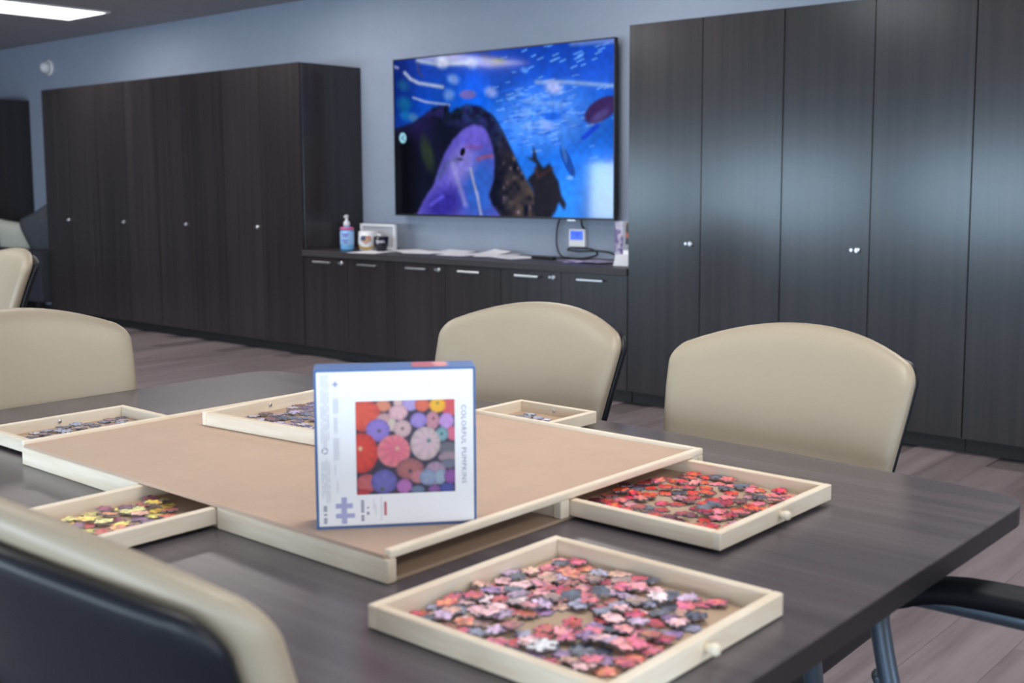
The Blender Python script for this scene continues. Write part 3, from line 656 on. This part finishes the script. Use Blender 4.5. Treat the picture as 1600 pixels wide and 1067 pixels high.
# ------------------------------------------------------------------ sorting trays
def tray(label, cx, cy, z, wx, wy, knob_dir, rz=0, h=.0225):
    t = thing('sorting_tray', label, 'tray', (cx, cy, z), rz, 'wooden puzzle sorting trays'); a, b = wx/2, wy/2; r = .011
    box('base_panel', -a+.003, a-.003, -b+.003, b-.003, 0, .003, m_hardd, t)
    for x in (-1, 1): box('rail', x*a-(r if x > 0 else 0), x*a+(0 if x > 0 else r), -b, b, .0005, h, m_pine, t, .0012, 1)
    for y in (-1, 1): box('rail', -a+r, a-r, y*b-(r if y > 0 else 0), y*b+(0 if y > 0 else r), .0005, h, m_pinel, t, .0012, 1)
    dx, dy = knob_dir; kx, ky = dx*a, dy*b; ax = 'x' if dx else 'y'; s = dx or dy
    lathe('knob', [(.0045, 0), (.0045, s*.004), (.006, s*.007), (.0063, s*.011), (.0045, s*.014), (.001, s*.0145)], m_pine, t, 14, (kx, ky, h*.58), ax)
    lathe('screw', [(.0035, 0), (.0035, -s*.0015), (.001, -s*.0018)], m_steel, t, 10, (kx-dx*r, ky-dy*r, h*.58), ax)
    return t
ZB = .7445
tray('removed sorting tray of pink pieces lying on the bare tabletop', -.692, .877, .7402, .300, .294, (1, 0), 0, .0245)
tray('sorting tray of red pieces pulled out of the board', -.842, 1.2935, ZB, .300, .290, (1, 0))
tray('narrow sorting tray of yellow pieces pulled out toward the turned-away chair', -1.334, .755, ZB, .183, .300, (0, -1))
tray('sorting tray of grey pieces pulled out toward the table end', -1.832, .985, ZB, .272, .262, (-1, 0))
tray('narrow sorting tray with a few grey pieces behind the puzzle box', -1.3395, 1.494, ZB, .183, .283, (0, 1))
tray('removed sorting tray of lavender pieces resting on top of the board', -1.5375, 1.2425, ZP+.0047, .290, .282, (-1, 0), math.radians(5.2), .0235)
# ------------------------------------------------------------------ jigsaw pieces
def jig_outline(s, tabs):
    """square of side s with a knob (+1) or socket (-1) on each side"""
    prof = [(0, 0), (.20, -.025), (.41, -.01), (.425, .06), (.37, .13), (.385, .205), (.45, .255), (.55, .255), (.615, .205), (.63, .13), (.575, .06), (.59, -.01), (.80, -.025)]
    pts = []; asp = 1.0+.07*(tabs[0]+tabs[2]-tabs[1])
    for k in range(4):
        d = [(1, 0), (0, 1), (-1, 0), (0, -1)][k]; nn = (d[1], -d[0]); o = [(-.5, -.5), (.5, -.5), (.5, .5), (-.5, .5)][k]
        for a, b in prof: pts.append(((o[0]+d[0]*a+nn[0]*b*tabs[k])*s*asp, (o[1]+d[1]*a+nn[1]*b*tabs[k])*s/asp))
    return pts
PT = .0019
def jig_mesh(tabs, s=.0168):
    P = jig_outline(s, tabs); bm = bmesh.new(); n = len(P)
    a = [bm.verts.new((x, y, 0)) for x, y in P]; b = [bm.verts.new((x, y, PT)) for x, y in P]
    f1 = bm.faces.new(a[::-1]); f2 = bm.faces.new(b); f1.material_index = 1
    for k in range(n): bm.faces.new((a[k], a[(k+1) % n], b[(k+1) % n], b[k])).material_index = 1
    bmesh.ops.triangulate(bm, faces=[f1, f2])
    me = bpy.data.meshes.new('jigsaw_piece'); bm.to_mesh(me); bm.free(); me.materials.append(m_piece); me.materials.append(m_pback); return me
SH = [(1, -1, 1, -1), (1, 1, -1, -1), (-1, 1, -1, 1), (1, 1, 1, -1), (-1, -1, -1, 1), (1, -1, -1, 1)]
JM = [jig_mesh(t_) for t_ in SH]
PINK = [((222, 150, 160), 'rose pink'), ((205, 105, 125), 'raspberry pink'), ((232, 185, 190), 'pale pink'), ((196, 170, 200), 'pale lilac'), ((150, 120, 165), 'mauve'), ((214, 130, 110), 'coral'), ((170, 110, 105), 'rust brown'), ((225, 205, 210), 'off-white'), ((120, 125, 145), 'slate grey'), ((190, 80, 95), 'crimson'), ((205, 165, 150), 'beige pink'), ((150, 150, 175), 'pale slate'), ((90, 95, 112), 'charcoal'), ((160, 135, 130), 'taupe')]
RED = [((205, 62, 58), 'red'), ((220, 85, 62), 'orange-red'), ((190, 50, 62), 'crimson'), ((214, 110, 110), 'salmon pink'), ((160, 50, 60), 'dark red'), ((225, 120, 130), 'pink'), ((205, 70, 45), 'bright vermilion'), ((72, 74, 92), 'charcoal'), ((110, 55, 70), 'maroon'), ((196, 140, 150), 'dusty pink')]
YEL = [((232, 212, 110), 'yellow'), ((226, 190, 90), 'golden'), ((215, 150, 110), 'peach'), ((200, 100, 90), 'coral red'), ((130, 95, 125), 'plum'), ((235, 225, 150), 'pale yellow'), ((220, 170, 150), 'light peach'), ((150, 80, 100), 'wine red')]
LAV = [((150, 140, 180), 'a'), ((185, 175, 210), 'a'), ((110, 95, 135), 'a'), ((140, 110, 130), 'a'), ((95, 100, 130), 'a'), ((200, 190, 205), 'a'), ((125, 85, 95), 'a'), ((100, 120, 160), 'a'), ((165, 130, 150), 'a')]
GRY = [((165, 165, 190), 'pale slate'), ((120, 122, 150), 'slate grey'), ((205, 200, 212), 'off-white'), ((90, 90, 110), 'charcoal'), ((170, 130, 130), 'dusty pink'), ((140, 120, 125), 'taupe'), ((150, 160, 185), 'pale blue-grey'), ((185, 160, 160), 'pinkish grey')]
def inpoly(x, y, P):
    c = False
    for i in range(len(P)):
        x1, y1 = P[i]; x2, y2 = P[i-1]
        if (y1 > y) != (y2 > y) and x < (x2-x1)*(y-y1)/(y2-y1)+x1: c = not c
    return c
def scatter(n, poly, holes, z, bounds, seed):
    r = random.Random(seed); out = []; xs_ = [p[0] for p in poly]; ys_ = [p[1] for p in poly]; tries = 0
    while len(out) < n and tries < 60000:
        tries += 1; x, y = r.uniform(min(xs_), max(xs_)), r.uniform(min(ys_), max(ys_))
        if not inpoly(x, y, poly) or any((x-a)**2+(y-b)**2 < c*c for a, b, c in holes): continue
        if not (bounds[0]+.016 < x < bounds[1]-.016 and bounds[2]+.016 < y < bounds[3]-.016): continue
        need = .0175 if tries < 4000 else .0115 if tries < 15000 else .0085
        near = [q for q in out if (q[0]-x)**2+(q[1]-y)**2 < need*need]
        if near: continue
        lay = sum(1 for q in out if (q[0]-x)**2+(q[1]-y)**2 < .0205**2); lay = min(lay, 3)
        tilt = 0 if lay == 0 else r.uniform(.02, .16)
        out.append((x, y, z+.0001+lay*.0021+tilt*.008, r.uniform(0, 2*PI), tilt, r.uniform(0, 2*PI), r.randrange(len(JM))))
    return out
def place(spots, cols, label, group, seed, flip=.08):
    r = random.Random(seed)
    for x, y, z, rz, tl, ta, k in spots:
        o = bpy.data.objects.new('jigsaw_piece', JM[k]); C.objects.link(o); o.location = (x, y, z)
        o.rotation_euler = (Matrix.Rotation(tl, 3, Vector((math.cos(ta), math.sin(ta), 0))) @ Matrix.Rotation(rz, 3, 'Z')).to_euler()
        c, nme = r.choice(cols); c = lin(c); v = r.uniform(1.0, 1.4)
        if r.random() < flip: c = lin((96, 104, 122)); v = 1; nme = 'upside-down blue-grey'
        o.color = (*[min(1, q*v) for q in c], 1); tag(o, label % nme, 'puzzle piece', group)
ZI = ZB+.003
front = scatter(176, [(-.825, .775), (-.832, .90), (-.815, 1.0), (-.70, 1.005), (-.60, .998), (-.585, .93), (-.583, .80), (-.61, .765), (-.70, .765), (-.78, .76)], [(-.692, .875, .026), (-.715, .842, .018), (-.60, .97, .012)], .7433, (-.842, -.542, .73, 1.024), 3)
place(front, PINK+PINK[:5]+PINK[:3]+PINK[9:11], 'loose %s jigsaw piece in the tray lying on the bare tabletop', 'pink pieces in the removed tray', 5, .05)
wp = tag(bpy.data.objects.new('jigsaw_piece', JM[0]), 'white jigsaw piece among the pink pieces', 'puzzle piece'); C.objects.link(wp); wp.location = (-.664, .788, .7505); wp.rotation_euler = (.05, -.04, .5); wp.scale = (1.3, 1.3, 1); wp.color = (.85, .87, .92, 1)
red = scatter(106, [(-.93, 1.20), (-.94, 1.30), (-.925, 1.38), (-.90, 1.42), (-.80, 1.42), (-.725, 1.415), (-.712, 1.32), (-.72, 1.19), (-.80, 1.20), (-.88, 1.185)], [(-.862, 1.29, .014), (-.815, 1.25, .020)], ZI, (-.992, -.692, 1.1485, 1.4385), 9)
place(red, RED+RED[:7], 'loose %s jigsaw piece in the pulled-out tray of red pieces', 'red pieces in the pulled-out tray', 6, .03)
yel = scatter(33, [(-1.40, .70), (-1.40, .83), (-1.36, .84), (-1.30, .79), (-1.285, .72), (-1.33, .69)], [(-1.375, .765, .014)], ZI, (-1.4255, -1.2425, .605, .905), 13)
place(yel, YEL, 'loose %s jigsaw piece in the narrow tray of yellow pieces', 'yellow pieces in the narrow tray', 7, .03)
bk = scatter(15, [(-1.40, 1.55), (-1.38, 1.60), (-1.31, 1.60), (-1.28, 1.56), (-1.29, 1.53), (-1.38, 1.53)], [], ZI, (-1.431, -1.248, 1.3525, 1.6355), 15)
place(bk, GRY, 'loose %s jigsaw piece in the narrow tray behind the box', 'grey pieces in the narrow tray', 8, .02)
# the rest, too many to count: one heap
def heap(spots_cols, seed):
    r = random.Random(seed); V = []; F = []; cols_ = []
    for spots, cols in spots_cols:
        for x, y, z, rz, tl, ta, k in spots:
            R = Matrix.Translation((x, y, z)) @ Matrix.Rotation(tl, 4, Vector((math.cos(ta), math.sin(ta), 0))) @ Matrix.Rotation(rz, 4, 'Z')
            P = jig_outline(.0168, SH[k]); b = len(V); n = len(P); c = lin(r.choice(cols)[0])
            V += [R @ Vector((x_, y_, 0)) for x_, y_ in P]+[R @ Vector((x_, y_, PT)) for x_, y_ in P]+[R @ Vector((x_, y_, PT)) for x_, y_ in P]
            F += [list(range(b+n-1, b-1, -1)), list(range(b+2*n, b+3*n))]+[[b+i, b+(i+1) % n, b+n+(i+1) % n, b+n+i] for i in range(n)]
            cols_ += [(.27, .27, .30, 1)]*(2*n)+[(*c, 1)]*n
    me = bpy.data.meshes.new('jigsaw_piece_heap'); me.from_pydata([tuple(v) for v in V], [], F)
    ca = me.color_attributes.new('print', 'FLOAT_COLOR', 'POINT'); ca.data.foreach_set('color', np.array(cols_, np.float32).ravel())
    return link('jigsaw_piece_heap', me, m_pstuff)
lf = scatter(90, [(-1.945, .87), (-1.945, 1.10), (-1.74, 1.10), (-1.74, .87)], [(-1.93, .90, .02)], ZI, (-1.968, -1.70, .854, 1.116), 21)
tc_, ts_ = math.cos(math.radians(5.2)), math.sin(math.radians(5.2))
tp = [(-1.5375+x*tc_-y*ts_, 1.2425+x*ts_+y*tc_, *q) for x, y, *q in scatter(110, [(-.12, -.115), (-.125, .12), (.12, .12), (.12, -.115)], [(-.115, .0, .02)], ZP+.0077, (-.145, .145, -.141, .141), 23)]
hp = heap([(lf, GRY), (tp, LAV)], 3); hp['kind'] = 'stuff'; tag(hp, 'many small grey and lavender jigsaw pieces heaped in two trays', 'puzzle pieces')
# ------------------------------------------------------------------ puzzle box
A = Vector((-1.0546, .8384)); B = Vector((-.9295, .9806)); ang = math.atan2((B-A).y, (B-A).x); BW = (B-A).length; BH = .1905; BT = .046
pb = thing('puzzle_box', 'blue and white jigsaw puzzle box standing upright on the board', 'box', ((A.x+B.x)/2, (A.y+B.y)/2, ZP+.0047), ang)
h2 = BW/2
bm = bmesh.new()
for a in ((-h2, -h2+.0022, 0, BH), (h2-.0022, h2, 0, BH), (-h2+.0022, h2-.0022, BH-.0022, BH), (-h2+.0022, h2-.0022, 0, .0022)): add_box(bm, a[0], a[1], 0, BT, a[2], a[3])
add_box(bm, -h2+.0022, h2-.0022, BT-.002, BT, .0022, BH-.0022)
lid = from_bm('lid', bm, m_blue, pb); lid['label'] = 'blue lid walls'
base = box('base_tray', -h2+.0027, h2-.0027, -.0005, BT-.003, .0027, BH-.0027, m_boxw, pb, .001, 1); base['label'] = 'white printed underside'
def pumpkins():
    n = 170; X, Y = np.meshgrid(np.linspace(70, 1050, n), np.linspace(60, 1005, n)); img = np.zeros((n, n, 3))+np.array((52, 46, 66.))
    def pk(cx, cy, rx, ry, c, c2, ribs=10, sx=0, sy=0, rot=0, stem=(90, 95, 80)):
        mk = ell(X, Y, cx, cy, rx, ry, rot, .07); ox, oy = cx+sx, cy+sy; a = np.arctan2(Y-oy, X-ox); d = np.hypot((X-cx)/rx, (Y-cy)/ry)
        rb = .5+.5*np.cos(a*ribs); base_ = np.array(c, float)[None, None]*(1-.0*d[..., None]); sh = np.clip(d, 0, 1)**3
        col = base_*(1-sh[..., None]*.45)+np.array(c2, float)*(sh[..., None]*.45); col = col*(.93+.09*rb[..., None]*np.clip(d*1.5, 0, 1)[..., None])
        mk3 = mk[..., None]; img[:] = img*(1-mk3)+col*mk3
        if stem: put(img, ell(X, Y, ox, oy, rx*.09+6, ry*.09+6, 0, .6), stem)
    pk(340, 110, 80, 60, (225, 140, 110), (150, 90, 90), 9, 0, -40, stem=None); pk(490, 80, 50, 40, (225, 190, 180), (140, 100, 110), 8, stem=None)
    pk(610, 100, 85, 70, (180, 160, 215), (110, 90, 150), 8, 0, -20, stem=None); pk(730, 110, 75, 70, (225, 110, 85), (150, 60, 60), 9, 0, -30, stem=None)
    pk(1000, 130, 80, 110, (220, 90, 95), (160, 50, 70), 8, 20, -40, stem=None); pk(880, 115, 82, 78, (246, 186, 50), (210, 120, 40), 11, 0, -20, stem=(120, 120, 60))
    pk(150, 200, 165, 165, (226, 90, 70), (150, 45, 50), 12, -60, -80, stem=None); pk(350, 250, 80, 70, (205, 160, 160), (120, 90, 110), 9, stem=None)
    pk(490, 180, 95, 80, (226, 180, 185), (150, 110, 130), 9, 0, -60, stem=None); pk(425, 300, 45, 70, (215, 195, 180), (140, 120, 120), 7, stem=None)
    pk(830, 270, 70, 95, (200, 140, 155), (130, 80, 100), 9, 10, -20, stem=(110, 70, 80)); pk(690, 265, 85, 80, (165, 140, 210), (80, 65, 130), 8, 10, -60, stem=None)
    pk(970, 280, 75, 85, (195, 150, 215), (150, 100, 160), 8, 0, -60, stem=None); pk(1030, 410, 60, 75, (225, 110, 140), (150, 70, 90), 8, stem=None)
    pk(920, 415, 68, 72, (130, 170, 175), (60, 90, 110), 10, 0, -5, stem=(45, 70, 90)); pk(530, 345, 90, 90, (212, 178, 180), (150, 115, 120), 11, 0, 0, stem=(110, 85, 85))
    pk(285, 355, 120, 115, (150, 125, 205), (90, 70, 140), 11, 15, 5, stem=(80, 75, 85)); pk(120, 580, 165, 205, (224, 72, 62), (150, 35, 45), 12, -10, -45, stem=(220, 190, 150))
    pk(980, 560, 110, 70, (110, 110, 120), (60, 60, 75), 9, stem=None); pk(990, 650, 110, 60, (165, 140, 150), (90, 80, 100), 8, stem=None); pk(985, 720, 90, 50, (115, 120, 140), (60, 60, 80), 8, stem=None)
    pk(440, 570, 165, 165, (224, 112, 135), (215, 150, 130), 11, 35, -25, -.5, stem=(215, 170, 150)); pk(755, 505, 150, 172, (212, 180, 190), (150, 150, 130), 10, 35, -30, stem=(90, 120, 125))
    pk(600, 760, 140, 110, (180, 110, 110), (80, 60, 80), 13, 0, 20, stem=(60, 60, 85)); pk(680, 840, 80, 70, (205, 130, 140), (120, 80, 90), 8, stem=None)
    pk(850, 810, 110, 120, (185, 145, 170), (90, 110, 130), 9, 0, 10, stem=None); pk(780, 850, 90, 85, (150, 165, 195), (80, 95, 130), 8, 40, -30, stem=None); pk(900, 850, 60, 80, (160, 180, 200), (90, 100, 130), 8, -20, -30, stem=None)
    pk(170, 890, 110, 95, (205, 105, 110), (130, 50, 70), 8, 40, 50, stem=None); pk(340, 880, 130, 125, (115, 110, 185), (60, 55, 120), 9, -20, 75, stem=(80, 95, 60))
    pk(540, 935, 78, 75, (190, 120, 190), (120, 60, 130), 9, 0, -30, stem=None); pk(675, 975, 70, 45, (110, 130, 160), (60, 70, 110), 8, stem=None); pk(1010, 850, 70, 75, (150, 90, 165), (90, 50, 110), 8, stem=None)
    pk(970, 965, 75, 50, (75, 85, 165), (40, 45, 110), 8, stem=None); pk(840, 975, 60, 45, (140, 95, 160), (80, 50, 110), 8, stem=None); pk(130, 985, 70, 40, (190, 60, 70), (120, 30, 50), 7, stem=None)
    return blur(img, 1)
# face units: image pixels of the white face (497..746 by 576..829) -> metres on the face
def fx(px): return -h2+(px-497)/249.5*BW
def fz(py): return (828-py)/250.5*BH
PW, PH = (713-560)/249.5*BW, (775-628)/250.5*BH
pi_ = picture('pumpkin_picture', pumpkins(), PW, PH, m_print, base)
pi_.location = (fx(636.5), -.0011, fz(701.5)); pi_['label'] = 'square picture of many coloured pumpkins'
def text(name, s, size, loc, rot_in_plane, M, parent, space=1.0):
    cu = bpy.data.curves.new(name, 'FONT'); cu.body = s; cu.size = size; cu.space_character = space; cu.align_x = 'CENTER'; cu.align_y = 'CENTER'; cu.resolution_u = 3
    tmp = bpy.data.objects.new(name, cu); C.objects.link(tmp); dg = bpy.context.evaluated_depsgraph_get(); me = bpy.data.meshes.new_from_object(tmp.evaluated_get(dg)); bpy.data.objects.remove(tmp)
    me.transform(Matrix.Rotation(PI/2, 4, 'X') @ Matrix.Rotation(rot_in_plane, 4, 'Z')); me.materials.clear()
    o = link(name, me, M, parent); o.location = loc; return o
tx = text('title_lettering', 'COLORFUL PUMPKINS', .0088, (fx(727), -.0011, fz(700)), -PI/2, m_inkd, base, 1.15)
dzz = max(v.co.z for v in tx.data.vertices)-min(v.co.z for v in tx.data.vertices); k_ = (125/250.5*BH)/dzz
for v in tx.data.vertices: v.co = (v.co.x*.9, v.co.y, v.co.z*k_)
def marks(name, rects, M):
    bm = bmesh.new()
    for a, b, c, d in rects: add_box(bm, fx(a), fx(b), -.0011, -.0006, fz(d), fz(c))
    o = from_bm(name, bm, M, base); o['kind'] = 'stuff'; return o
r_ = random.Random(5); fine = []
for col in (507, 510.5, 514, 517.5):
    y = 585
    while y < 775:
        l_ = r_.uniform(6, 26)
        if not 690 < y+l_/2 < 716: fine.append((col, col+1.2, y, y+l_))
        y += l_+r_.uniform(1.5, 4)
for col, a, b in ((526, 622, 645), (529, 622, 645), (532, 622, 645), (527, 652, 676), (530, 652, 676), (526, 684, 720), (529, 684, 718), (532, 684, 720), (527, 726, 742), (530, 752, 770)): fine.append((col, col+1.2, a, b))
for col, a, b in ((585, 782, 800), (588, 790, 808), (597, 780, 818)): fine.append((col, col+1.0, a, b))
marks('fine_print', fine, m_dash)
marks('dark_print', [(566, 570.5, 784+i*3.4, 786.4+i*3.4) for i in range(10) if i != 6]+[(574.5, 578.5, 803, 807), (575, 578, 795, 797)]+[(508.5, 513.5, 791+i*3.2, 793.2+i*3.2) for i in range(9) if i not in (3, 5)], m_inkd)
marks('red_print', [(601.5, 605.5, 788+i*3.1, 790.4+i*3.1) for i in range(7)], m_inkr)
marks('small_emblem', [(528, 531, 596, 604), (525, 534, 599, 601)], m_inkp)
jp = [(527, 553, 788, 795.5), (527, 556, 804, 811), (536, 544, 778, 820)]; marks('piece_emblem', [jp[0], jp[1]], m_inkp)
bm = bmesh.new(); add_box(bm, fx(536), fx(544), -.0013, -.0006, fz(820), fz(778)); from_bm('piece_emblem', bm, m_inkp, base)
bm = bmesh.new()
for k in range(3):
    for q in range(5):
        a0 = k*2*PI/3+q*.34; a1 = a0+.34; v = []
        for a, r in ((a0, .0026), (a1, .0026), (a1, .0037), (a0, .0037)): v.append(bm.verts.new((fx(512)+r*math.cos(a), -.0011, fz(704)+r*math.sin(a))))
        bm.faces.new(v)
from_bm('recycling_ring', bm, m_inkd, base)
# printed bands of the lid walls
n_ = 40; Xg, Yg = np.meshgrid(np.linspace(0, 1, n_), np.linspace(0, 1, 12)); b1 = np.zeros((12, n_, 3))+np.array((70, 115, 190.))
put(b1, ell(Xg, Yg, .3, .5, .35, .9, 0, .5), (190, 95, 110)); put(b1, ell(Xg, Yg, .75, .4, .2, .7, 0, .5), (225, 150, 150))
tp_ = picture('lid_top_print', b1, .046, BT*.8, m_print, lid); tp_.rotation_euler = (-PI/2, 0, 0); tp_.location = (h2-.052, BT*.5, BH+.0004)
b2 = np.zeros((n_, 12, 3)); Xg, Yg = np.meshgrid(np.linspace(0, 1, 12), np.linspace(0, 1, n_)); b2[:] = (60, 50, 90)
put(b2, ell(Xg, Yg, .5, .15, .8, .14, 0, .4), (60, 70, 120)); put(b2, ell(Xg, Yg, .5, .45, .9, .2, 0, .4), (170, 70, 90)); put(b2, ell(Xg, Yg, .5, .8, .9, .2, 0, .4), (190, 75, 60))
for s in (-1, 1):
    q = picture('lid_side_print', b2, BT*.9, BH*.52, m_print, lid); q.rotation_euler = (0, 0, s*PI/2); q.location = (s*(h2+.0004), BT*.5, BH*.36)
